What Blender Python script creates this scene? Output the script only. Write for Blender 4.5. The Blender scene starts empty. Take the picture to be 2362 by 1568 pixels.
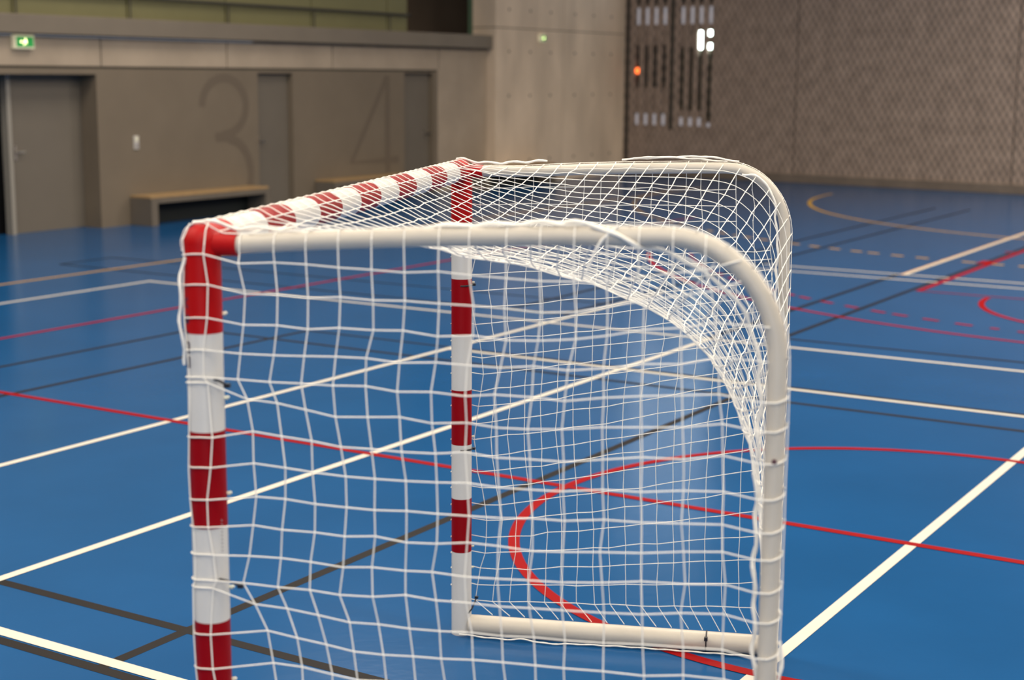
import bpy, math, random
import numpy as np
from mathutils import Vector, Matrix
random.seed(5); rng = np.random.RandomState(7)
sc = bpy.context.scene
COL = sc.collection
PI = math.pi

# ------------------------------------------------------------------ camera
cam_d = bpy.data.cameras.new('camera'); cam = bpy.data.objects.new('camera', cam_d); COL.objects.link(cam)
cam_d.sensor_width = 36; cam_d.lens = 3525.4758 / 2362 * 36
Rr = Vector((0.5265418976, -0.8501266338, 0.0061916483)); Ru = Vector((0.1419085854, 0.0950699195, 0.9853038434))
Rf = Vector((0.8382216792, 0.5179251073, -0.1706985638))
cam.matrix_world = Matrix(((Rr.x, Ru.x, -Rf.x, 0), (Rr.y, Ru.y, -Rf.y, 0), (Rr.z, Ru.z, -Rf.z, 2.02416), (0, 0, 0, 1)))
cam_d.clip_start = .05; cam_d.clip_end = 200
cam_d.dof.use_dof = True; cam_d.dof.focus_distance = 4.65; cam_d.dof.aperture_fstop = 2.9
sc.camera = cam

# ------------------------------------------------------------------ world, exposure
w = bpy.data.worlds.new('world'); sc.world = w; w.use_nodes = True
bg = w.node_tree.nodes['Background']; bg.inputs[0].default_value = (.62, .68, .8, 1); bg.inputs[1].default_value = .4
sc.view_settings.view_transform = 'Standard'; sc.view_settings.look = 'None'
sc.view_settings.exposure = 0.2; sc.view_settings.gamma = 1.0; sc.view_settings.use_curve_mapping = False

# ------------------------------------------------------------------ hall lights (lamps hung below the ceiling) and added fill
def area(name, loc, sx, sy, power, col, rot=(0, 0, 0)):
    d = bpy.data.lights.new(name, 'AREA'); d.shape = 'RECTANGLE'; d.size = sx; d.size_y = sy; d.energy = power; d.color = col
    o = bpy.data.objects.new(name, d); o.location = loc; o.rotation_euler = rot; COL.objects.link(o); return o
WARM = (1.0, .88, .71)
for x in (-5, 0, 5, 10, 15):
    for y in (-7, -1, 5, 11):
        area('hall_and_fill_light', (x, y, 7.6), 1.2, 3.2, 205 if x < 12 else 230, WARM)
for x, y, p in ((23, 1.5, 400), (20, -3.5, 560), (20, -9, 380), (25.5, -3.5, 560), (25.5, -9, 380)):  # far-end lights added to brighten the right wall and far floor
    area('hall_and_fill_light', (x, y, 7.6), 1.2, 3.2, p, WARM)
# added cool fill light behind the camera, for upright sides facing it
area('rear_fill', (-8.5, -4, 4.4), 14, 5, 520, (.90, .94, 1.0), (0, -PI / 2, 0))

# ------------------------------------------------------------------ materials
def nt(name):
    m = bpy.data.materials.new(name); m.use_nodes = True
    return m, m.node_tree.nodes, m.node_tree.links, m.node_tree.nodes['Principled BSDF']
def mat(name, col, rough=.5, spec=.5, var=0, vscale=3, bump=0, bscale=60, metal=0, emit=None, es=0, vstretch=(1, 1, 1)):
    m, N, L, b = nt(name)
    b.inputs['Base Color'].default_value = (*col, 1); b.inputs['Roughness'].default_value = rough
    b.inputs['Specular IOR Level'].default_value = spec; b.inputs['Metallic'].default_value = metal
    tc = N.new('ShaderNodeTexCoord')
    mp = N.new('ShaderNodeMapping'); mp.inputs['Scale'].default_value = vstretch; L.new(tc.outputs['Object'], mp.inputs[0])
    if var:
        n = N.new('ShaderNodeTexNoise'); n.inputs['Scale'].default_value = vscale; n.inputs['Detail'].default_value = 5
        L.new(mp.outputs[0], n.inputs['Vector'])
        r = N.new('ShaderNodeMapRange'); r.inputs[1].default_value = .3; r.inputs[2].default_value = .7
        r.inputs[3].default_value = 1 - var; r.inputs[4].default_value = 1 + var
        L.new(n.outputs['Fac'], r.inputs[0])
        mx = N.new('ShaderNodeMix'); mx.data_type = 'RGBA'; mx.blend_type = 'MULTIPLY'; mx.inputs[0].default_value = 1
        mx.inputs[6].default_value = (*col, 1); L.new(r.outputs[0], mx.inputs[7]); L.new(mx.outputs[2], b.inputs['Base Color'])
    if bump:
        n2 = N.new('ShaderNodeTexNoise'); n2.inputs['Scale'].default_value = bscale; n2.inputs['Detail'].default_value = 4
        L.new(mp.outputs[0], n2.inputs['Vector'])
        bp = N.new('ShaderNodeBump'); bp.inputs['Strength'].default_value = bump; bp.inputs['Distance'].default_value = .01
        L.new(n2.outputs['Fac'], bp.inputs['Height']); L.new(bp.outputs[0], b.inputs['Normal'])
    if emit:
        b.inputs['Emission Color'].default_value = (*emit, 1); b.inputs['Emission Strength'].default_value = es
    return m
FR = .20
M_blue = mat('blue_floor', (.008, .076, .225), FR, .13, .06, 1.3, .05, 25)
M_lw = mat('floor_white_paint', (.62, .585, .52), .45, .15, .03, 8)
M_lr = mat('floor_red_paint', (.27, .0022, .004), .5, .06, .05, 8)
M_lk = mat('floor_black_paint', (.014,.012,.013), .5, .12, .05, 8)
M_ly = mat('floor_yellow_paint', (.60, .34, .03), .4, .4, .05, 8)
M_lp = mat('floor_peach_paint', (.75, .50, .30), .4, .4, .05, 8)
M_red = mat('red_enamel', (.26, .0006, .004), .45, .15, .04, 5, .03, 90)
M_redp = mat('red_plastic', (.40, .002, .003), .45, .2, .03, 9)
M_white = mat('white_enamel', (.63, .62, .605), .34, .5, .03, 7, .03, 90)
M_tube = mat('cream_tube_paint', (.56, .515, .45), .38, .5, .04, 9, .04, 80)
M_net = mat('white_net_cord', (.90, .87, .81), .6, .3)
M_tie = mat('black_nylon', (.008, .008, .014), .4, .5)
M_metal = mat('zinc_metal', (.45, .43, .40), .35, .5, metal=1.0)
M_hook = mat('ivory_plastic_hook', (.75, .74, .60), .4)
M_wall = mat('painted_wall_panel', (.160, .130, .098), .6, .3, .05, 2, .05, 30)
M_conc = mat('board_marked_concrete', (.60, .49, .385), .75, .3, .18, 1.6, .12, 14, vstretch=(1, 1, .35))
M_band = mat('fair_faced_concrete', (.34, .28, .22), .75, .3, .13, 1.3, .1, 18)
M_ledge = mat('gallery_ledge', (.17, .145, .117), .65, .3, .05, 2)
M_olive = mat('olive_panel', (.145, .138, .066), .5, .4, .06, 2)
M_dark = mat('dark_recess', (.26, .20, .155), .7, .3, .1, 1)
M_green = mat('dark_green_panel', (.10, .17, .11), .5, .4)
M_black = mat('unlit_passage_black', (.004, .004, .005), .6, .2)
M_door = mat('grey_door_leaf', (.135, .118, .098), .5, .4, .04, 2)
M_frame = mat('light_door_frame', (.26, .245, .22), .5, .4)
M_seam = mat('dark_joint', (.045, .042, .036), .7, .3)
M_num = mat('brown_number_paint', (.128, .102, .078), .6, .3)
M_wood = mat('varnished_orange_wood', (.36, .235, .115), .45, .4, .1, 6, vstretch=(1, 8, 1))
M_bench = mat('bench_grey_body', (.135, .115, .095), .6, .3, .05, 3)
M_bdark = mat('bench_opening_shade', (.012, .016, .018), .6, .3)  # near-black colour stands in for shade inside the open shelf
M_sw = mat('white_switch_plastic', (.5, .48, .46), .4)
M_ceil = mat('ceiling_grey', (.40, .38, .35), .8, .2)
M_base = mat('skirting_brown', (.18, .145, .12), .6, .3, .1, 4)
M_exitg = mat('exit_green', (.01, .25, .06), .4, .4, emit=(.01, .25, .03), es=.35)
M_exitw = mat('exit_white', (.55, .52, .42), .4, .4, emit=(1, .9, .55), es=.22)
M_exitb = mat('exit_lamp', (.8, .9, .6), .4, .4, emit=(1, 1, .45), es=4)
M_orange = mat('orange_indicator', (.8, .15, .03), .4, .4, emit=(1, .16, .03), es=2.5)
M_glow = mat('daylit_opening', (.8, .8, .8), .4, .4, emit=(.85, 1, .93), es=9)
M_high = mat('high_reflection_glow', (.8, .8, .8), .4, .4, emit=(.85, .95, 1), es=3)  # glow added to unseen upper slots, for a reflection on the floor
M_pale = mat('pale_daylight_slot', (.35, .34, .36), .4, .4, emit=(.75, .72, .78), es=.27)
M_slot = mat('dark_slot_glass', (.010, .022, .020), .3, .2)
M_slotg = mat('green_slot_glass', (.004, .020, .008), .3, .2)
M_logo = mat('dark_violet_print', (.03, .012, .05), .4)
M_print = mat('grey_print', (.30, .28, .30), .5)

# perforated wall: staggered vertical dents, the shade of the holes put into the colour
def perforated():
    m, N, L, b = nt('perforated_acoustic_panel')
    geo = N.new('ShaderNodeTexCoord'); sx = N.new('ShaderNodeSeparateXYZ'); L.new(geo.outputs['Object'], sx.inputs[0])
    def mth(op, a, bb=None):
        n = N.new('ShaderNodeMath'); n.operation = op
        for i, v in enumerate((a, bb)):
            if v is None: continue
            if isinstance(v, (int, float)): n.inputs[i].default_value = v
            else: L.new(v, n.inputs[i])
        return n.outputs[0]
    a = mth('COSINE', mth('MULTIPLY', sx.outputs['X'], 2 * PI / .135))
    c = mth('COSINE', mth('MULTIPLY', sx.outputs['Z'], 2 * PI / .23))
    pr = mth('MULTIPLY', a, c)
    rr = N.new('ShaderNodeMapRange'); rr.inputs[1].default_value = -.5; rr.inputs[2].default_value = .8
    rr.inputs[3].default_value = 0; rr.inputs[4].default_value = 1; L.new(pr, rr.inputs[0])
    no = N.new('ShaderNodeTexNoise'); no.inputs['Scale'].default_value = 4; no.inputs['Detail'].default_value = 4; L.new(geo.outputs['Object'], no.inputs['Vector'])
    nr = N.new('ShaderNodeMapRange'); nr.inputs[1].default_value = .3; nr.inputs[2].default_value = .7; nr.inputs[3].default_value = .8; nr.inputs[4].default_value = 1.2
    L.new(no.outputs['Fac'], nr.inputs[0])
    mx = N.new('ShaderNodeMix'); mx.data_type = 'RGBA'; L.new(rr.outputs[0], mx.inputs[0])
    mx.inputs[6].default_value = (.37, .282, .235, 1); mx.inputs[7].default_value = (.205, .165, .142, 1)
    m2 = N.new('ShaderNodeMix'); m2.data_type = 'RGBA'; m2.blend_type = 'MULTIPLY'; m2.inputs[0].default_value = 1
    L.new(mx.outputs[2], m2.inputs[6]); L.new(nr.outputs[0], m2.inputs[7]); L.new(m2.outputs[2], b.inputs['Base Color'])
    b.inputs['Roughness'].default_value = .65; b.inputs['Specular IOR Level'].default_value = .3
    bp = N.new('ShaderNodeBump'); bp.inputs['Strength'].default_value = .4; bp.inputs['Distance'].default_value = .02; bp.invert = True
    L.new(rr.outputs[0], bp.inputs['Height']); L.new(bp.outputs[0], b.inputs['Normal'])
    return m
M_perf = perforated()

# ------------------------------------------------------------------ mesh builder
class MB:
    def __init__(s): s.v = []; s.f = []; s.m = []
    def quad(s, a, b, c, d, m=0):
        n = len(s.v); s.v += [tuple(a), tuple(b), tuple(c), tuple(d)]; s.f.append((n, n + 1, n + 2, n + 3)); s.m.append(m)
    def box(s, x0, x1, y0, y1, z0, z1, m=0):
        n = len(s.v)
        s.v += [(x, y, z) for z in (z0, z1) for y in (y0, y1) for x in (x0, x1)]
        for q in ((0, 2, 3, 1), (4, 5, 7, 6), (0, 1, 5, 4), (2, 6, 7, 3), (0, 4, 6, 2), (1, 3, 7, 5)):
            s.f.append(tuple(n + i for i in q)); s.m.append(m)
    def tube(s, pts, r, sides=6, m=0, caps=True, mats=None):
        P = np.array(pts, float); n = len(P)
        R = np.full(n, r) if np.isscalar(r) else np.array(r, float)
        T = np.gradient(P, axis=0) if n > 2 else np.array([P[1] - P[0]] * 2)
        T /= np.maximum(np.linalg.norm(T, axis=1), 1e-9)[:, None]
        up = np.array([0, 0, 1.]) if abs(T[0][2]) < .9 else np.array([1., 0, 0])
        a = np.cross(T[0], up); a /= np.linalg.norm(a)
        base = len(s.v)
        ang = np.arange(sides) * 2 * PI / sides; ca, sa = np.cos(ang), np.sin(ang)
        for i in range(n):
            a = a - T[i] * (a @ T[i]); a /= max(np.linalg.norm(a), 1e-9); b = np.cross(T[i], a)
            ring = P[i] + R[i] * (ca[:, None] * a + sa[:, None] * b)
            s.v += [tuple(q) for q in ring.tolist()]
        for i in range(n - 1):
            mm = mats[i] if mats else m
            for k in range(sides):
                k2 = (k + 1) % sides
                s.f.append((base + i * sides + k, base + i * sides + k2, base + (i + 1) * sides + k2, base + (i + 1) * sides + k)); s.m.append(mm)
        if caps:
            e0 = len(s.v); s.v += s.v[base:base + sides] + s.v[base + (n - 1) * sides:base + n * sides]
            s.f.append(tuple(e0 + k for k in range(sides))[::-1]); s.m.append(mats[0] if mats else m)
            s.f.append(tuple(e0 + sides + k for k in range(sides))); s.m.append(mats[-1] if mats else m)
    def knot(s, c, r):
        n = len(s.v); x, y, z = c
        s.v += [(x + r, y, z), (x - r, y, z), (x, y + r, z), (x, y - r, z), (x, y, z + r), (x, y, z - r)]
        for q in ((0, 2, 4), (2, 1, 4), (1, 3, 4), (3, 0, 4), (2, 0, 5), (1, 2, 5), (3, 1, 5), (0, 3, 5)):
            s.f.append(tuple(n + i for i in q)); s.m.append(0)
    def build(s, name, mats, parent=None, smooth=False, bevel=0):
        me = bpy.data.meshes.new(name); me.from_pydata(s.v, [], s.f); me.update()
        for m in (mats if isinstance(mats, (list, tuple)) else [mats]): me.materials.append(m)
        me.polygons.foreach_set('material_index', s.m)
        if smooth: me.polygons.foreach_set('use_smooth', [len(p.vertices) <= 4 for p in me.polygons])
        o = bpy.data.objects.new(name, me); COL.objects.link(o)
        if parent: o.parent = parent
        if bevel:
            b = o.modifiers.new('bevel', 'BEVEL'); b.width = bevel; b.segments = 2; b.limit_method = 'ANGLE'
        return o
def tag(o, label=None, cat=None, group=None, kind=None):
    if label: o['label'] = label
    if cat: o['category'] = cat
    if group: o['group'] = group
    if kind: o['kind'] = kind
    return o
def empty(name, loc, rz=0):
    o = bpy.data.objects.new(name, None); o.empty_display_size = .1; COL.objects.link(o); o.location = loc; o.rotation_euler = (0, 0, rz); return o
def struct(o, label=None): o['kind'] = 'structure'; (label and o.__setitem__('label', label)); return o

# ------------------------------------------------------------------ floor with painted court lines
X0, X1, Y0, YW = -9.0, 29.2, -13.0, 15.2
fl = MB(); fl.box(X0 - .3, X1 + .3, Y0 - .3, 19, -.2, 0, 0)
LW = .05; lay = [0]
WH, RD, BK, YL, PE = 1, 2, 3, 4, 5
def zz(): lay[0] += 1; return .0006 + lay[0] * .00006
def A(y, x0, x1, m, wd=LW): z = zz(); fl.quad((x0, y - wd / 2, z), (x1, y - wd / 2, z), (x1, y + wd / 2, z), (x0, y + wd / 2, z), m)
def B(x, y0, y1, m, wd=LW): z = zz(); y0, y1 = min(y0, y1), max(y0, y1); fl.quad((x - wd / 2, y0, z), (x + wd / 2, y0, z), (x + wd / 2, y1, z), (x - wd / 2, y1, z), m)
def arc(cx, cy, r, a0, a1, m, wd=LW, dash=None):
    z = zz(); n = max(8, int(abs(a1 - a0) * r / .08)); L = 0
    for i in range(n):
        t0 = a0 + (a1 - a0) * i / n; t1 = a0 + (a1 - a0) * (i + 1) / n; L = abs(t0 - a0) * r
        if dash and (L % (2 * dash)) > dash: continue
        p = [(cx + (r + s) * math.cos(t), cy + (r + s) * math.sin(t), z) for t, s in ((t0, -wd / 2), (t1, -wd / 2), (t1, wd / 2), (t0, wd / 2))]
        fl.quad(p[0], p[3], p[2], p[1], m)
# black / dark lines
A(3.835, 3.50, 8.97, BK); A(7.735, X0, 9.42, BK); A(8.525, X0, 8.97, BK)
B(3.94, -6, 12, BK); B(3.503, -6, 12, BK)
B(8.95, -8, 8.54, BK); B(9.405, -8, 7.74, BK, .04); A(4.42, 11.19, 27.5, BK); B(11.185, -.6, 4.44, BK)
A(7.0, 11.28, 24, BK); A(6.46, 11.28, 24, BK); B(12.03, 6.4, 12.67, BK, .04); B(11.28, 6.4, 12.67, BK, .04); A(12.66, 11.28, 12.05, BK, .04)
A(4.90, 10.8, 15.58, BK)
# yellow: handball court
A(11.89, X0, 25.9, YL); 
arc(25.9, 3.36, 6.03, PI / 2, PI, YL, .06); B(19.87, .4, 3.36, YL, .06); arc(25.9, .4, 6.03, PI, 1.5 * PI, YL, .06)
arc(25.9, 3.3, 8.9, PI / 2, PI, YL, .06, .15)
# white
A(6.34, X0, 13.0, WH); A(4.88, X0, 10.85, WH); A(10.90, X0, 10.86, WH); A(1.90, X0, 28, WH)
B(9.345, -8, 6.34, WH); B(10.83, -8, 10.92, WH); B(15.60, -3, 6.4, WH); B(15.19, -3, 6.4, WH)
B(3.565, -6, 12, WH, .056); A(4.865, 15.58, 28, PE, .035); A(4.83, 15.58, 28, WH, .03)
# red
A(9.44, X0, 20.4, RD); B(6.44, -8, 9.46, RD)
arc(6.44, 1.90, 1.755, 0, 2 * PI, RD)
arc(18.64, 1.89, 6.65, math.radians(114), math.radians(246), RD)
arc(18.99, 1.62, 6.57, math.radians(116), math.radians(246), RD, .05, .15)
B(14.47, -.55, 4.36, RD, .03); A(4.34, 14.45, 20.4, RD, .06); arc(14.34, 2.10, 1.553, PI / 2 - .03, 1.5 * PI, RD, .055)
fl.quad((17.0, 4.36, .004), (17.3, 4.36, .004), (17.3, 4.48, .004), (17.0, 4.48, .004), RD)
for xx in (18.3, 19.3): fl.quad((xx, 4.38, .004), (xx + .08, 4.38, .004), (xx + .08, 4.5, .004), (xx, 4.5, .004), RD)
floor = struct(fl.build('floor', [M_blue, M_lw, M_lr, M_lk, M_ly, M_lp]))

# ------------------------------------------------------------------ walls
def P6(n): return n
# left wall (doors wall), openings at the doors
wl = MB()
D1 = (11.9, 14.28, 2.0); D3 = (17.43, 18.22, 2.03); D4 = (21.12, 21.96, 2.05)
xs = [X0, D1[0], D1[1], D3[0], D3[1], D4[0], D4[1], 23.62]
for i in range(0, 8, 2): wl.box(xs[i], xs[i + 1], YW, YW + .45, 0, 2.075, 0) if xs[i + 1] <= 22 else None
wl.box(D4[1], 22.10, YW, YW + .45, 0, 2.075, 0)
for d in (D1, D3, D4): wl.box(d[0], d[1], YW, YW + .45, d[2], 2.075, 0)
wl.box(22.10, 23.9, YW, YW + .45, 0, 2.105, 1)
wl.box(X0, 22.10, YW + .02, YW + .45, 2.075, 2.105, 2)
# concrete band above, with vertical joints
e = [X0, 12.0, 14.38, 16.78, 19.2, 22.14, 23.9]
for i in range(6): wl.box(e[i] + .012, e[i + 1] - .012, YW, YW + .45, 2.105, 2.47, 1)
wl.box(X0, 23.9, YW + .03, YW + .45, 2.105, 2.47, 2)
wall_left = struct(wl.build('wall_left', [M_wall, M_band, M_seam]))
# big painted numbers
def stroke(pts, wd, name, yo=.002):
    b = MB(); P = [Vector(p) for p in pts]
    L, R = [], []
    for i, p in enumerate(P):
        t = (P[min(i + 1, len(P) - 1)] - P[max(i - 1, 0)]).normalized(); nrm = Vector((-t.y, t.x))
        L.append(p + nrm * wd / 2); R.append(p - nrm * wd / 2)
    for i in range(len(P) - 1):
        b.quad((L[i].x, YW - yo, L[i].y), (R[i].x, YW - yo, R[i].y), (R[i + 1].x, YW - yo, R[i + 1].y), (L[i + 1].x, YW - yo, L[i + 1].y))
    return b
def ell(cx, cy, rx, ry, a0, a1, n=24): return [(cx + rx * math.cos(math.radians(a0 + (a1 - a0) * i / n)), cy + ry * math.sin(math.radians(a0 + (a1 - a0) * i / n))) for i in range(n + 1)]
b3 = stroke(ell(16.70, 1.56, .46, .40, 180, -70) + [(16.62, 1.13)], .13, 'three'); b3b = stroke([(16.50, 1.12), (16.72, 1.13)] + ell(16.72, .58, .52, .52, 78, -150), .13, 'three', .004)
n0 = len(b3.v); b3.v += b3b.v; b3.f += [tuple(i + n0 for i in q) for q in b3b.f]; b3.m += b3b.m
tag(b3.build('painted_number', M_num, wall_left), 'large brown painted number 3')
b4 = stroke([(20.62, 1.98), (19.66, .62), (20.95, .62)], .12, 'four'); b4b = stroke([(20.64, 2.0), (20.64, .3)], .12, 'four', .004)
n0 = len(b4.v); b4.v += b4b.v; b4.f += [tuple(i + n0 for i in q) for q in b4b.f]; b4.m += b4b.m
tag(b4.build('painted_number', M_num, wall_left), 'large brown painted number 4')

# gallery ledge
t = MB(); t.box(X0, 23.66, YW - .14, YW + .45, 2.49, 2.725); struct(t.build('trim_1', M_ledge, bevel=.01))
# gallery storey
g = MB()
s = [X0, 11.1, 13.03, 14.93, 16.84, 18.77, 20.73, 21.30]
for i in range(7): g.box(s[i] + .012, s[i + 1] - .012, YW + .06, YW + .16, 2.725, 5.4, 0)
g.box(X0, 21.3, YW + .10, YW + .2, 2.725, 5.4, 1)
struct(g.build('wall_gallery', [M_olive, M_seam]))
t = MB(); t.tube([(X0, YW + .0, 3.02), (21.3, YW + .0, 3.0)], .022, 10)
for xx in (9.2, 11.1, 13.03, 14.93, 16.84, 18.77, 20.73): t.tube([(xx, YW + .0, 3.01), (xx, YW + .0, 2.72)], .010, 8)
o = t.build('gallery_handrail', M_seam, smooth=True); tag(o, 'dark horizontal handrail in front of the olive panels above the ledge', 'handrail')
r = MB(); r.box(20.5, 27.2, 17.6, 17.8, 2.2, 6, 0); r.box(20.5, 27.2, YW + .45, 17.8, 2.4, 2.7, 0); r.box(20.5, 27.2, YW + .45, 17.8, 5.4, 5.6, 0); r.box(27.0, 27.2, YW + .3, 17.8, 2.4, 5.6, 0); r.box(20.3, 20.5, YW + .2, 17.8, 2.4, 5.6, 0)
struct(r.build('wall_recess', M_dark))
r = MB(); r.box(23.74, 23.9, YW + .0, YW + .45, 2.73, 6, 0); struct(r.build('trim_2', M_green))
g = MB(); g.box(X0, 23.9, YW, YW + .45, 5.4, 8.0); struct(g.build('wall_upper', M_band))

# concrete wall at the corner
cw = MB(); cz = [0, 2.87, 5.7, 8.0]; cxs = [23.66, 26.1, 28.8]
for i in range(2):
    for j in range(3):
        cw.box(cxs[i] + (.0 if i == 0 else .007), cxs[i + 1] - .007, 15.0, 15.5, cz[j] + .007, cz[j + 1] - .007, 0)
cw.box(23.68, 28.8, 15.012, 15.5, 0, 8, 1)
for i in range(2):       # tie holes
    for zt in (.45, 1.65, 2.45, 3.2):
        for xt in (.45, 1.2, 1.95):
            cw.tube([(cxs[i] + xt, 14.998, zt), (cxs[i] + xt, 15.03, zt)], .028, 10, 2)
struct(cw.build('wall_back', [M_conc, M_seam, M_seam]))

# right wall (perforated) in its own frame: local x runs along the wall
RW = empty('wall_right', (27.69, 6.52, 0)); wdir = math.atan2(8.48, .96); RW.rotation_euler = (0, 0, wdir); RW['kind'] = 'structure'
# local +x along wall (towards the concrete corner), local +y = to the room's inside is (-sin, cos)... room side is +y
def rpart(name, mb, mats, parent=RW, **k): return mb.build(name, mats, parent, **k)
WY = 0.0
pw = MB()
js = [-20.5, -16.2, -11.9, -7.6, -4.05, .25, 4.55]
for i in range(6): pw.box(js[i] + .012, js[i + 1] - .012, -.2, WY, .16, 8, 0)
# around the slotted opening
pw.box(4.562, 6.38, -.2, WY, .16, 8, 0); pw.box(6.38, 8.85, -.2, WY, .16, .95, 0)
pw.box(-20.5, 6.36, -.3, -.02, .0, 8, 1); pw.box(6.36, 8.95, -.3, -.15, .0, 8, 1)
rpart('acoustic_panel', pw, [M_perf, M_seam])
sk = MB(); sk.box(-20.5, 8.85, -.05, .035, 0, .17, 0); o = rpart('skirting', sk, M_base, bevel=.008)
# slotted window
WIN = MB()
cols = [8.22, 8.005, 7.79, 7.575, 7.145, 6.93, 6.72, 6.50]; hw = .055
edges = [8.85]
for c in cols: edges += [c + hw, c - hw]
edges.append(6.38)
for i in range(0, len(edges), 2): WIN.box(edges[i + 1], edges[i], -.12, .0, .95, 8, 0)
WIN.box(8.41, 8.49, -.02, .012, .2, 8, 1); WIN.box(7.33, 7.41, -.02, .012, .95, 8, 1); WIN.box(8.72, 8.76, -.02, .006, .2, 8, 1)
for i, c in enumerate(cols):
    def fill(z0, z1, m, d=-.10): WIN.box(c - hw - .01, c + hw + .01, -.14, d, z0, z1, m)
    right = i >= 4
    fill(3.46, 3.9, 2); fill(3.06, 3.40, 3, -.07); fill(3.40, 3.46, 0, -.03); fill(3.9, 8.0, 7, -.05)
    top = 2.64 if not right else 2.60; bot = 1.79 if not right else 1.34
    if i == 7: bot = 1.13
    if i == 6: fill(2.56, 2.92, 5, -.05); fill(2.92, 3.06, 0, -.03); top = 2.56
    elif i == 7: fill(2.82, 2.93, 5, -.05); fill(2.56, 2.67, 5, -.05); fill(2.67, 2.82, 0, -.03); fill(2.93, 3.06, 0, -.03); top = 2.56
    else: fill(top, 3.06, 0, -.03)
    fill(bot, top, 4 if right else 2)
    if i < 7:
        fill(1.03, 1.20 if right else 1.26, 3, -.07); fill(1.20 if right else 1.26, bot, 0, -.03); fill(.95, 1.03, 0, -.03)
    else: fill(1.02, 1.10, 3, -.07); fill(1.10, 1.13, 0, -.03); fill(.95, 1.02, 0, -.03)
WIN.tube([(8.22, -.06, 2.13), (8.22, -.02, 2.13)], .06, 14, 6)
wn = WIN.build('window_1', [M_perf, M_seam, M_slot, M_pale, M_slotg, M_glow, M_orange, M_high]); wn.matrix_world = Matrix.Translation((27.69, 6.52, 0)) @ Matrix.Rotation(wdir, 4, 'Z'); wn['kind'] = 'structure'

# remaining shell (behind and beside the camera), ceiling
t = MB(); t.box(X0, 27.0, Y0 - .3, Y0, 0, 8); struct(t.build('wall_near', M_wall))
t = MB(); t.box(X0 - .3, X0, Y0, 15.6, 0, 1.2); t.box(X0 - .3, X0, Y0, 15.6, 7.2, 8); t.box(X0 - .3, X0, Y0, -11.5, 1.2, 7.2); t.box(X0 - .3, X0, 4, 15.6, 1.2, 7.2)
struct(t.build('wall_rear', M_wall))
t = MB(); t.box(X0 - .3, X1 + .5, Y0 - .3, 18, 8, 8.3); struct(t.build('ceiling', M_ceil))

# ------------------------------------------------------------------ doors
def doorway(name, d, rec, leaf0, handle_x, handle_z, room=True, frame=False):
    b = MB(); b.box(leaf0, d[1], YW + rec, YW + rec + .05, .005, d[2], 0)
    o = struct(b.build(name, M_door))
    h = MB(); hy = YW + rec
    h.tube([(handle_x, hy, handle_z), (handle_x, hy - .05, handle_z), (handle_x + .12, hy - .055, handle_z)], .011, 8)
    h.box(handle_x - .02, handle_x + .02, hy - .012, hy, handle_z - .1, handle_z + .08)
    h.build('door_handle', M_metal, o, smooth=False)
    if frame:
        f = MB(); f.box(leaf0 - .06, leaf0, YW + rec - .06, YW + rec + .06, 0, d[2]); f.build('door_frame', M_frame, o)
    return o
doorway('door_1', D1, .30, 13.08, 13.16, 1.03, frame=True)
doorway('door_3', D3, .10, D3[0], 17.52, 1.03)
doorway('door_4', D4, .10, D4[0], 21.82, 1.03)
b = MB(); b.box(11.9, 13.2, YW + .445, YW + .5, 0, 2.0); struct(b.build('passage_shade_sheet', M_black))  # black sheet stands in for the dark of the unlit passage

# ------------------------------------------------------------------ benches
def bench(x0, x1, yw, label):
    root = empty('bench', ((x0 + x1) / 2, yw - .2, 0)); L = (x1 - x0) / 2
    b = MB(); y0, y1 = -.20, .195
    b.box(-L, -L + .12, y0, y1, 0, .37); b.box(L - .10, L, y0, y1, 0, .37)
    b.box(-L + .12, L - .10, y0, y1, .30, .37); b.box(-L + .12, L - .1, y1 - .02, y1, 0, .30)
    b.build('body', M_bench, root, bevel=.004)
    d = MB(); d.box(-L + .125, L - .105, y1 - .05, y1 - .025, .004, .295); tag(d.build('shelf_shade_panel', M_bdark, root), 'back of the open shelf, its shade coloured near-black')
    d = MB(); d.box(-L + .004, L - .004, y0 + .03, y1, .371, .400); tag(d.build('seat_board', M_wood, root, bevel=.005), 'varnished wooden seat board')
    tag(root, label, 'bench', 'wall benches'); return root
bench(14.80, 17.20, 15.2, 'low grey bench with wooden top under the painted number 3, nearest to the wide doorway')
bench(18.72, 21.05, 15.2, 'low grey bench under the painted number 4, half hidden by the striped crossbar')
bench(22.75, 25.2, 15.0, 'low bench against the concrete wall, seen beyond the far corner of the goal')

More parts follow.
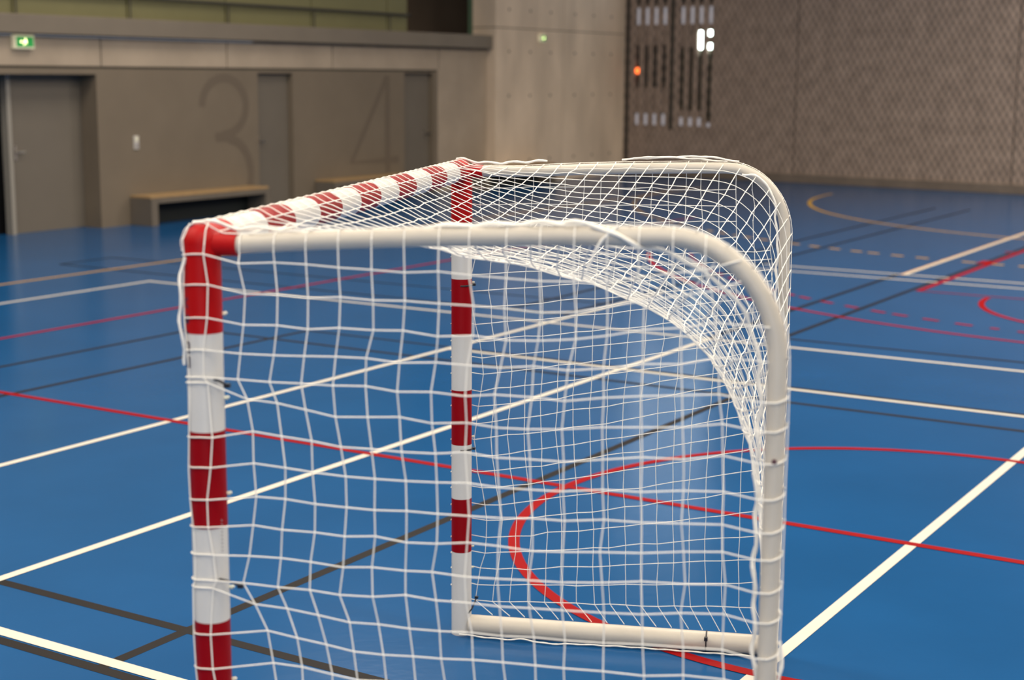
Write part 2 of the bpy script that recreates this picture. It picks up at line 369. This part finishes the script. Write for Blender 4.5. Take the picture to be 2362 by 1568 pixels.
# ------------------------------------------------------------------ small wall things
root = empty('light_switch', (14.94, YW, 1.11))
b = MB(); b.box(-.045, .045, -.018, -.001, -.10, .08); b.build('plate', M_sw, root, bevel=.004)
b = MB(); b.box(-.026, .026, -.028, -.018, .01, .06); b.build('rocker', M_hook, root, bevel=.003)
b = MB(); b.box(-.026, .026, -.028, -.018, -.075, -.025); b.build('rocker', M_print, root, bevel=.003)
tag(root, 'small white double switch plate on the wall between the doorway and number 3', 'switch')
def exit_sign(x, y, z, w_, h_, label):
    root = empty('exit_sign', (x, y, z))
    b = MB(); b.box(-w_ / 2, w_ / 2, -.07, -.001, -h_ / 2, h_ / 2); b.build('housing', M_exitw, root, bevel=.006)
    b = MB(); b.box(-w_ * .43, w_ * .43, -.078, -.07, -h_ * .36, h_ * .36); b.build('green_panel', M_exitg, root)
    p = MB()           # running figure and arrow
    y_ = -.080; k = h_ * .30
    def fl_(pts): 
        n = len(p.v); p.v += [(a * k, y_, c * k) for a, c in pts]; p.f.append(tuple(range(n, n + len(pts)))); p.m.append(0)
    fl_([(.1 + .16 * math.cos(a), .68 + .16 * math.sin(a)) for a in np.linspace(0, 2 * PI, 12, endpoint=False)])
    fl_([(-.2, .45), (.25, .45), (.15, -.15), (-.2, -.15)]); fl_([(-.2, -.1), (0, -.1), (-.35, -.8), (-.55, -.8)]); fl_([(0, -.1), (.2, -.1), (.5, -.45), (.3, -.5)]); fl_([(.2, .4), (.6, .1), (.55, 0), (.15, .2)])
    fl_([(-1.5, 0), (-1.1, .35), (-1.1, -.35)]); fl_([(-1.1, .1), (-.8, .1), (-.8, -.1), (-1.1, -.1)])
    p.build('pictogram', M_exitb, root)
    tag(root, label, 'exit sign', 'emergency exit signs'); return root
exit_sign(13.08, YW, 2.39, .30, .17, 'green lit emergency exit sign on the concrete band above the wide doorway')
exit_sign(25.23, 15.0, 2.71, .17, .13, 'small yellow-green lit exit sign high on the concrete wall')

# ------------------------------------------------------------------ the goal
PHI = 1.2009451
GOAL = empty('handball_goal', (2.24147, 2.10860, 0), PI / 2 - PHI)
# local frame: +x = along the crossbar (near post -> far post), -y = towards the back of the goal
W = 2.3895; T = 1.7318; R = .0365; ZC = T - R
def G(u, v, z): return (u, -v, z)
def GP(pts): return [G(*p) for p in pts]
tag(GOAL, 'goal with red and white striped posts and white net on the blue floor', 'goal')
def striped(bounds, axis, first):
    """bounds: rings; returns pts and material ids"""
    pts, ids = [], []; c = first
    for i, z in enumerate(bounds):
        pts.append(z)
        if i < len(bounds) - 1: ids.append(c); c = 1 - c
    return pts, ids
zb = [T - .2167 - .2 * k for k in range(7)]
for u in (0, W):
    b = MB(); zs = zb + [.0]; ids = [1, 0, 1, 0, 1, 0, 1][:len(zs) - 1]
    P, I = [], []
    for i in range(len(zs) - 1):
        z0, z1 = zs[i], zs[i + 1]; P.append(z0); I.append(ids[i]); P.append((z0 + z1) / 2); I.append(ids[i])
    P.append(zs[-1])
    b.tube(GP([(u, 0, z) for z in P]), R, 32, mats=I)
    b.build('post', [M_red, M_white], GOAL, smooth=True)
cb = [.06, .1, .29, .475, .66, .84, 1.01, 1.205, 1.4, 1.602, 1.8, 2.01, 2.209, W - .06]
b = MB(); ids = [0] + [1 if k % 2 == 0 else 0 for k in range(11)] + [0]
b.tube(GP([(u, 0, ZC) for u in cb]), R, 32, mats=ids); b.build('crossbar', [M_red, M_white], GOAL, smooth=True)
for s0, sg in ((0, 1), (W, -1)):
    pts = [(s0, 0, zb[0]), (s0, 0, 1.60), (s0, 0, ZC)]
    b = MB(); b.tube(GP(pts), R + .0004, 32)
    b.tube(GP([(s0, 0, ZC), (s0 + sg * .05, 0, ZC), (s0 + sg * .10, 0, ZC)]), R + .0004, 32)
    hr = R - .0001; zs_ = np.linspace(-PI / 2, PI / 2, 17)
    b.tube(GP([(s0, 0, ZC + hr * math.sin(a)) for a in zs_]), [max(hr * math.cos(a), .0004) for a in zs_], 32)
    b.tube(GP([(s0, .0, 1.692), (s0, .076, 1.692)]), .0235, 24)
    for zz_ in (1.70,): b.tube(GP([(s0 + sg * .0, .03, 1.668), (s0, .03, 1.657)]), .006, 8)
    b.build('corner_joint', M_redp, GOAL, smooth=True)
# bent frame tubes
RT = .0188
near_c = [(.07, 1.692), (.25, 1.705), (.45, 1.716), (.65, 1.723), (.82, 1.727), (.92, 1.7285)]
def bend(c, x1, z1, n=12):    # quarter superellipse
    return [(c[0] + (x1 - c[0]) * math.sin(a), z1 + (c[1] - z1) * math.cos(a)) for a in np.linspace(0, PI / 2, n)[1:]]
prof = near_c + bend(near_c[-1], 1.131, 1.50) + [(1.132, 1.3), (1.132, .9), (1.133, .5), (1.134, .03)]
far_prof = [(.07, 1.694)] + [(a, z - .009) for a, z in near_c[1:]] + bend((.92, 1.7195), 1.120, 1.50) + [(1.121, 1.3), (1.122, .9), (1.123, .5), (1.124, .03)]
for u, pr in ((0, prof), (W, far_prof)):
    b = MB(); b.tube(GP([(u, v, z) for v, z in pr]), RT, 24); b.build('frame_tube', M_tube, GOAL, smooth=True)
for u in (0, W):
    b = MB(); b.tube(GP([(u, .03, .036), (u, 1.14, .036)]), .035, 28); b.build('base_bar', M_tube, GOAL, smooth=True)
    b = MB(); b.tube(GP([(u, .055, .036), (u, .072, .036)]), .0356, 28); b.build('bar_collar', M_tube, GOAL, smooth=True)
b = MB(); b.tube(GP([(.0, 1.135, .03), (W, 1.125, .03)]), .0225, 24); b.build('rear_base_bar', M_tube, GOAL, smooth=True)
# bolts and hooks
for u, v, z in ((0.0, 1.132, 1.312),):
    b = MB(); b.tube(GP([(u - .017, v, z), (u - .0225, v, z)]), .005, 10); tag(b.build('bolt', mat('rusty_bolt', (.10, .04, .05), .5), GOAL), 'dark rusty bolt head')
for u in (0, W):
    for z in ((1.551, 1.379, 1.18, .98, .78) if u == 0 else (1.5, 1.3, .74, .33, .25)):
        b = MB(); b.tube(GP([(u + .012, .030, z), (u + .012, .040, z), (u + .012, .043, z + .003)]), [.003, .0045, .003], 8); b.build('net_hook', M_hook, GOAL, smooth=True)
# print on the near post
b = MB()
def on_post(a, z, dr=.0006, u0=0): return G(u0 + (R + dr) * math.cos(a), (R + dr) * math.sin(a), z)
def glyph(a0, z0, segs, h=.03, wd=.004, w=None):
    w = w or h
    for (p, q) in segs:
        n = 5; 
        for i in range(n):
            f0, f1 = i / n, (i + 1) / n
            A0 = (a0 + (p[0] + (q[0] - p[0]) * f0) * w / R, z0 + (p[1] + (q[1] - p[1]) * f0) * h); A1 = (a0 + (p[0] + (q[0] - p[0]) * f1) * w / R, z0 + (p[1] + (q[1] - p[1]) * f1) * h)
            d = Vector((A1[0] * R - A0[0] * R, A1[1] - A0[1])).normalized(); nx, nz = -d.y * wd / 2, d.x * wd / 2
            b.quad(on_post(A0[0] + nx / R, A0[1] + nz), on_post(A1[0] + nx / R, A1[1] + nz), on_post(A1[0] - nx / R, A1[1] - nz), on_post(A0[0] - nx / R, A0[1] - nz))
aL = PI + .62
LOGO = [[((0, 0), (1, 0)), ((1, 0), (1, .8)), ((0, 0), (0, .8))], [((0, 0), (1, 0)), ((1, 0), (1, .7)), ((1, .7), (0, .7)), ((0, .7), (0, 0))], [((0, .35), (1, .35)), ((1, 0), (1, .7))],
        [((0, 0), (1, 0)), ((0, 0), (0, .6)), ((.5, 0), (.5, .5)), ((1, 0), (1, .6))], [((0, 0), (1, .35)), ((1, .35), (0, .7))]]
for k, gl in enumerate(LOGO): glyph(3.73, 1.447 + k * .030, gl, .028, .0045, .013)
b.build('logo_print', M_logo, GOAL)
b = MB()
for k in range(9): glyph(1.97, 1.13 - k * .008, [((0, 0), (.8, 0)), ((.8, 0), (.8, .7))], .005, .0012)
b.build('small_print', M_print, GOAL)

# ------------------------------------------------------------------ net
TR = .0015
# profile of the outside of the frame, from the front of the crossbar over the top and down to the floor
PV = [(-.034, 1.668), (-.0405, 1.695), (-.030, 1.722), (-.008, 1.7355), (.012, 1.7345), (.034, 1.722), (.050, 1.715), (.08, 1.7135), (.25, 1.7270), (.45, 1.738), (.65, 1.745), (.82, 1.749), (.92, 1.7505)]
PV += bend((.92, 1.7505), 1.154, 1.50, 14) + [(1.155, 1.3), (1.155, .9), (1.156, .5), (1.157, .012)]
PV = np.array(PV); ds = np.r_[0, np.cumsum(np.hypot(*np.diff(PV, axis=0).T))]; SB = np.interp(.06, PV[:, 0][5:9], ds[5:9]); SMAX = ds[-1]
def prof_at(s):
    v = np.interp(s, ds, PV[:, 0]); z = np.interp(s, ds, PV[:, 1]); return v, z
MV = np.array([(.06, 1.714), (.12, 1.686), (.22, 1.640), (.30, 1.602), (.38, 1.575), (.44, 1.565), (.535, 1.545), (.674, 1.503), (.79, 1.45), (.88, 1.396), (.95, 1.335), (1.01, 1.24), (1.056, 1.14), (1.088, .99), (1.103, .82), (1.125, .45), (1.15, .012)])
MD = np.r_[0, np.cumsum(np.hypot(*np.diff(MV, axis=0).T))]; MD /= MD[-1]
def topsurf(t, s):
    v, z = prof_at(s); u = -.012 + t * (W + .024)
    w_ = (1 - abs(2 * t - 1) ** 2.1)
    # the last centimetres hug the side tubes
    v2, z2 = v, z
    if s > SB:
        f = (s - SB) / (SMAX - SB); vm = np.interp(f, MD, MV[:, 0]); zm = np.interp(f, MD, MV[:, 1])
        v2 = v + (vm - v) * w_; z2 = z + (zm - z) * w_
    if v > .06: z2 -= .009 * t * min(1, (v - .06) / .1) * min(1, max(0, (s - .1) * 5)); v2 -= .010 * t * np.clip((v - .9) / .2, 0, 1)
    return np.array([u, v2, z2])
NT = 38; NS = int((SMAX - .0) / .0625)
noise = rng.normal(0, .0018, (NT + 1, NS + 2, 3)); noise[:, :3] *= .0; noise[0] *= .2; noise[-1] *= .2
def nz_(ti, sj):
    i = min(int(ti), NT - 1); j = min(int(sj), NS); fi, fj = ti - i, sj - j
    return (noise[i, j] * (1 - fi) * (1 - fj) + noise[i + 1, j] * fi * (1 - fj) + noise[i, j + 1] * (1 - fi) * fj + noise[i + 1, j + 1] * fi * fj)
S0 = .012; dS = (SMAX - S0) / NS
nb = MB()
def tp(i, sj):
    return topsurf(i / NT, min(S0 + sj * dS, SMAX)) + nz_(i, sj)
for i in range(NT + 1):
    sub = 3; pts = []
    sj = 0.0
    while sj <= NS + 1e-6:
        pts.append(tp(i, sj)); sj += (.16 if sj < 2.2 else .5)
    nb.tube(GP(pts), TR * .88, 5, caps=False)
for j in range(NS + 1):
    if j in (0,): continue
    pts = [tp(i, float(j)) for i in range(NT + 1)]
    nb.tube(GP(pts), TR * 1.08, 5, caps=False)
    for p in pts: nb.knot(G(*p), TR * 1.7)
nb.tube(GP([tp(i, 0.0) for i in range(NT + 1)]), .0028, 6)
tag(nb.build('roof_and_back_net', M_net, GOAL), 'white square mesh net sagging between the two frame tubes')

# side nets, from measured cords
C1 = [[.09, 1.66], [.098, 1.596], [.094, 1.536], [.084, 1.477], [.076, 1.427], [.091, 1.385], [.103, 1.323], [.108, 1.257], [.109, 1.19], [.102, 1.126], [.094, 1.063], [.083, 1.009], [.104, .965], [.126, .904], [.139, .836]]
C4 = [[.287, 1.655], [.289, 1.595], [.287, 1.536], [.28, 1.477], [.271, 1.419], [.278, 1.36], [.288, 1.297], [.294, 1.236], [.294, 1.173], [.293, 1.114], [.285, 1.052], [.286, .994], [.297, .934], [.308, .876], [.316, .814]]
C11 = [[.748, 1.638], [.75, 1.584], [.747, 1.527], [.736, 1.471], [.736, 1.413], [.73, 1.354], [.731, 1.293], [.733, 1.234], [.732, 1.173], [.731, 1.111], [.732, 1.05], [.735, .99], [.738, .928], [.74, .869], [.742, .805]]
C15 = [[.993, 1.67], [1.006, 1.63], [1.015, 1.573], [1.024, 1.502], [1.029, 1.439], [1.035, 1.377], [1.037, 1.315], [1.039, 1.251], [1.041, 1.188], [1.043, 1.128], [1.045, 1.066], [1.046, 1.004], [1.048, .936], [1.05, .874], [1.052, .809]]
for Cc in (C1, C4, C11, C15):
    v0, z0 = Cc[-1]; n = 12
    for k in range(1, n + 1): Cc.append([v0 + (0 - .0) * k + (.006 * math.sin(k) if Cc is C1 else 0), z0 - (z0 - .03) * k / n])
rows = len(C1); st = np.array([0, 3, 10, 14.])
def near_knot(i, r):
    v = np.interp(i, st, [C[r][0] for C in (C1, C4, C11, C15)]); z = np.interp(i, st, [C[r][1] for C in (C1, C4, C11, C15)])
    return v, z
def side_u(v, z):   # distance outside the frame plane
    return -(.0205 + (R + .002 - .0205) * max(0, 1 - v / .14) ** 1.0)
sn = MB(); jit = rng.normal(0, .0022, (rows, 20, 3))
def tube_top(v): return float(np.interp(v, [p[0] for p in prof[:16]], [p[1] for p in prof[:16]]))
K = {}
OFF = [.014, .014, .010, .003, .0, .028, -.018, -.015, -.013, -.010, -.003, 0, .028, -.015, -.02]
for r_ in range(rows):
    for i in range(15):
        v, z = near_knot(i, r_); K[(i, r_)] = np.array([side_u(v, z), v, z]) + jit[r_, i]
    z1 = K[(0, r_)][2] + (OFF[r_] if r_ < len(OFF) else -.01)
    K[(-1, r_)] = np.array([-(R + .0022), .018 + .008 * math.sin(r_ * 1.3), z1 + .004])
    K[(-2, r_)] = np.array([-(R + .0022) * math.cos(.75), -(R + .0022) * math.sin(.75 + .15 * math.sin(r_ * 1.1)), z1 - .004])
    K[(-3, r_)] = np.array([-(R + .0022) * math.cos(1.5), -(R + .0022) * math.sin(1.5), z1 - .006])
def circ_pts(c, rad, a0, a1, z0, z1, n=6): return [(c[0] - rad * math.cos(a), c[1] + rad * math.sin(a), z0 + (z1 - z0) * k / n) for k, a in enumerate(np.linspace(a0, a1, n + 1))]
for r_ in range(rows):
    zl = K[(-1, r_)][2]
    pts = [(-(R + .002) * math.cos(a), -(R + .002) * math.sin(a), zl - .008 * a / 1.7) for a in np.linspace(1.9, .1, 8)]
    pts.append(tuple(K[(-1, r_)]))
    pts += [tuple(K[(i, r_)]) for i in range(15)]
    z14 = K[(14, r_)][2]
    if z14 < 1.50:
        zq = z14 - .012
        pts.append((-.0215, 1.105, zq)); pts += circ_pts((0, 1.132), .0215, 0, 1.7, zq, zq + .012, 6)
    elif z14 < 1.60: pts.append((-.0205, 1.115, z14 - .005))
    else: pts.append((-.0205, 1.06, z14 + .02))
    sn.tube(GP(pts), TR * 1.02, 5, caps=False)
for i in range(-2, 15):
    pts = []
    v0, z0 = K[(max(i, 0), 0)][1:] if i >= 0 else (0, 0)
    if i >= 0:
        zt = tube_top(v0)
        pts += [(.0, v0, zt + RT + .002), (-.014, v0, zt + .0155), (-.0208, v0, zt), (-.021, v0, zt - .02)]
    elif i == -1: pts += [(-.01, .02, T + .004), (-(R - .008), .02, T - .010), (-(R + .002), .02, T - .04)]
    else: pts += [(-.01, -.02, T + .0), (-.03, -.028, T - .03)]
    pts += [tuple(K[(i, r_)]) for r_ in range(rows)]
    sn.tube(GP(pts), TR * 1.02, 5, caps=False)
    if i >= -1:
        for r_ in range(rows): sn.knot(G(*K[(i, r_)]), TR * 1.8)
tag(sn.build('side_net', M_net, GOAL), 'near side net of white square mesh, wrapped round the striped post')
# far side
sf = MB(); rz = [1.394 + .062 * k for k in range(4, -1, -1)] + [1.394 - .0605 * k for k in range(1, 22)]
FC = 18; KF = {}; jf = rng.normal(0, .0022, (len(rz), FC + 1, 3))
for j, z0 in enumerate(rz):
    g_ = float(np.interp(z0, [.1, .2, .35, .55, .8, .9, 1.06, 1.14, 1.2, 1.33, 1.4, 1.65], [.02, .06, .11, .15, .155, .14, .11, .10, .095, .06, .03, .0]))
    for i in range(FC):
        v = .058 + i * .0595; amp = .020 * math.exp(-(v - .058) / .18) * (1 if z0 < 1.55 else .3)
        dv = -amp * math.cos(2 * PI * (z0 - 1.292) / .595) + .012 * math.sin(z0 * 4 + i * .2)
        z = z0 + (v / .85) ** 1.3 * g_ - .010 * math.exp(-(v - .05) / .1)
        KF[(i, j)] = np.array([W + .0205 + .018 * max(0, 1 - v / .14), min(v + dv, 1.13), z]) + jf[j, i]
tf = lambda v: float(np.interp(v, [p[0] for p in far_prof[:16]], [p[1] for p in far_prof[:16]]))
for j, z0 in enumerate(rz):
    if z0 < .09: continue
    zl = KF[(0, j)][2] + .006
    pts = [(W + (R + .002) * math.cos(a), -(R + .002) * math.sin(a), zl) for a in np.linspace(1.9, -.2, 8)]
    last = FC if z0 < 1.40 else FC - 2
    pts += [tuple(KF[(i, j)]) for i in range(last) if KF[(i, j)][2] < tf(KF[(i, j)][1]) + .012]
    sf.tube(GP(pts), TR, 5, caps=False)
for i in range(-1, FC):
    if i < 0: pts = [(W + .02, -.034, z0) for z0 in rz]
    else:
        v0 = KF[(i, 0)][1]; zt = tf(v0)
        pts = [(W, v0, zt + RT + .002), (W + .0208, v0, zt)]
        for j in range(len(rz)):
            k = KF[(i, j)]
            if k[2] > zt - .005: continue
            if k[2] < .085: break
            pts.append(tuple(k)); sf.knot(G(*k), TR * 1.7)
        vb = min(v0 + .05, 1.12); pts.append((W + .01, vb, .073))
    sf.tube(GP(pts), TR * .85, 5, caps=False)
tag(sf.build('side_net', M_net, GOAL), 'far side net of fine white mesh hanging to the base bar')
# loose border ropes
def rope(pts, r_, name='border_rope', label=None, wob=.003):
    P = np.array(pts, float); d = np.r_[0, np.cumsum(np.linalg.norm(np.diff(P, axis=0), axis=1))]; n = int(d[-1] / .012)
    q = np.linspace(0, d[-1], n); Q = np.stack([np.interp(q, d, P[:, k]) for k in range(3)], 1)
    for _ in range(3): Q[1:-1] = (Q[:-2] + 2 * Q[1:-1] + Q[2:]) / 4
    Q += np.stack([wob * np.sin(q * 70 + k * 2.1) for k in range(3)], 1)
    b = MB(); b.tube(GP(Q), r_ * (1 + .15 * np.sin(q * 160)), 7); o = b.build(name, M_net, GOAL, smooth=True)
    if label: o['label'] = label
rope([(.0, .70, 1.750), (-.006, .76, 1.751), (-.018, .80, 1.744), (-.0235, .835, 1.728), (-.020, .862, 1.712)] + [(.028, v, z) for v, z in [(.905, 1.700), (.935, 1.69), (.985, 1.662), (1.035, 1.627), (1.068, 1.586), (1.091, 1.521), (1.103, 1.438), (1.099, 1.353), (1.097, 1.268), (1.102, 1.182), (1.1, 1.13), (1.099, 1.068), (1.105, 1.007), (1.103, .918), (1.11, .858), (1.10, .6), (1.105, .3), (1.10, .07)]], .0042)
rope([(W - .03, v, z) for v, z in [(.968, 1.702), (.99, 1.698), (1.015, 1.701), (1.029, 1.687), (1.063, 1.662), (1.076, 1.626), (1.087, 1.589), (1.088, 1.531), (1.099, 1.473), (1.095, 1.384), (1.10, 1.2), (1.10, .9), (1.105, .5), (1.10, .08)]], .0038)
rope([(W, .56, 1.742), (W, .65, 1.748), (W, .75, 1.754), (W, .85, 1.757), (W, .90, 1.750), (W, .96, 1.740)], .0032, wob=.0012)
rope([(W - .005, .60, 1.748), (W - .005, .7, 1.753), (W, .82, 1.748), (W, .92, 1.740)], .003, wob=.0012)
rope([(-.002, .45, 1.736), (-.002, .6, 1.744), (-.002, .7, 1.750), (.004, .78, 1.744), (.01, .84, 1.735)], .0045)
rope([(.0, -.02, T + .004), (-.01, .03, T + .006), (.005, .07, 1.722), (.0, .2, 1.727)], .0035)
rope([(W, -.02, T + .006), (W - .03, .0, T + .007), (W, .05, 1.724), (W, .12, 1.722), (W, .3, 1.733)], .004)
rope([(-.030, -.026, 1.67), (-.042, -.03, 1.62), (-.046, -.032, 1.56), (-.042, -.03, 1.50), (-.034, -.028, 1.45)], .0032)
rope([(W - .045, .0, .012), (W - .048, .1, .006), (W - .058, .2, .008), (W - .05, .24, .014), (W - .056, .29, .005), (W - .062, .36, .006), (W - .048, .42, .006), (W - .042, .6, .008), (W - .042, 1.06, .008)], .0028, wob=.0012)
rope([(.002, 1.158, z) for z in np.linspace(.02, .95, 12)], .0035)

rope([(-.012, .83, 1.748), (-.0225, .81, 1.735), (-.0245, .785, 1.70), (-.024, .770, 1.655)], .0026, wob=.0008)
# black zip ties
def tie(pts, r_=.0022, label='black nylon zip tie'):
    b = MB(); b.tube(GP(pts), r_, 8); c = pts[-1]; b.box(c[0] - .005, c[0] + .005, -c[1] - .006, -c[1] + .006, c[2] - .004, c[2] + .004); b.build('zip_tie', M_tie, GOAL)
for z, q in ((1.418, .6), (1.003, 1)): tie([(-.026, .028, z + .006), (-.025, .028 + .017 * q, z + .003), (-.025, .028 + .034 * q, z - .002), (-.024, .028 + .044 * q, z - .006)], .0026)
for z in (1.292, .697): tie([(W - R * math.cos(.1), R * math.sin(.1), z), (W - R * .85, R * .56, z), (W - R * .5, R * .95, z + .001), (W + .0, R + .008, z + .002)], .0030)
tie([(W - .025, .030, .085), (W - .02, .042, .10), (W - .01, .052, .125), (W, .056, .14)], .003)
b = MB(); b.tube(GP([(W + .037 * math.cos(a), .896, .036 + .037 * math.sin(a)) for a in np.linspace(-.9, 2 * PI - .9, 25)]), .0024, 8); b.box(W - .046, W - .032, -.902, -.890, .052, .064); b.build('zip_tie', M_tie, GOAL)
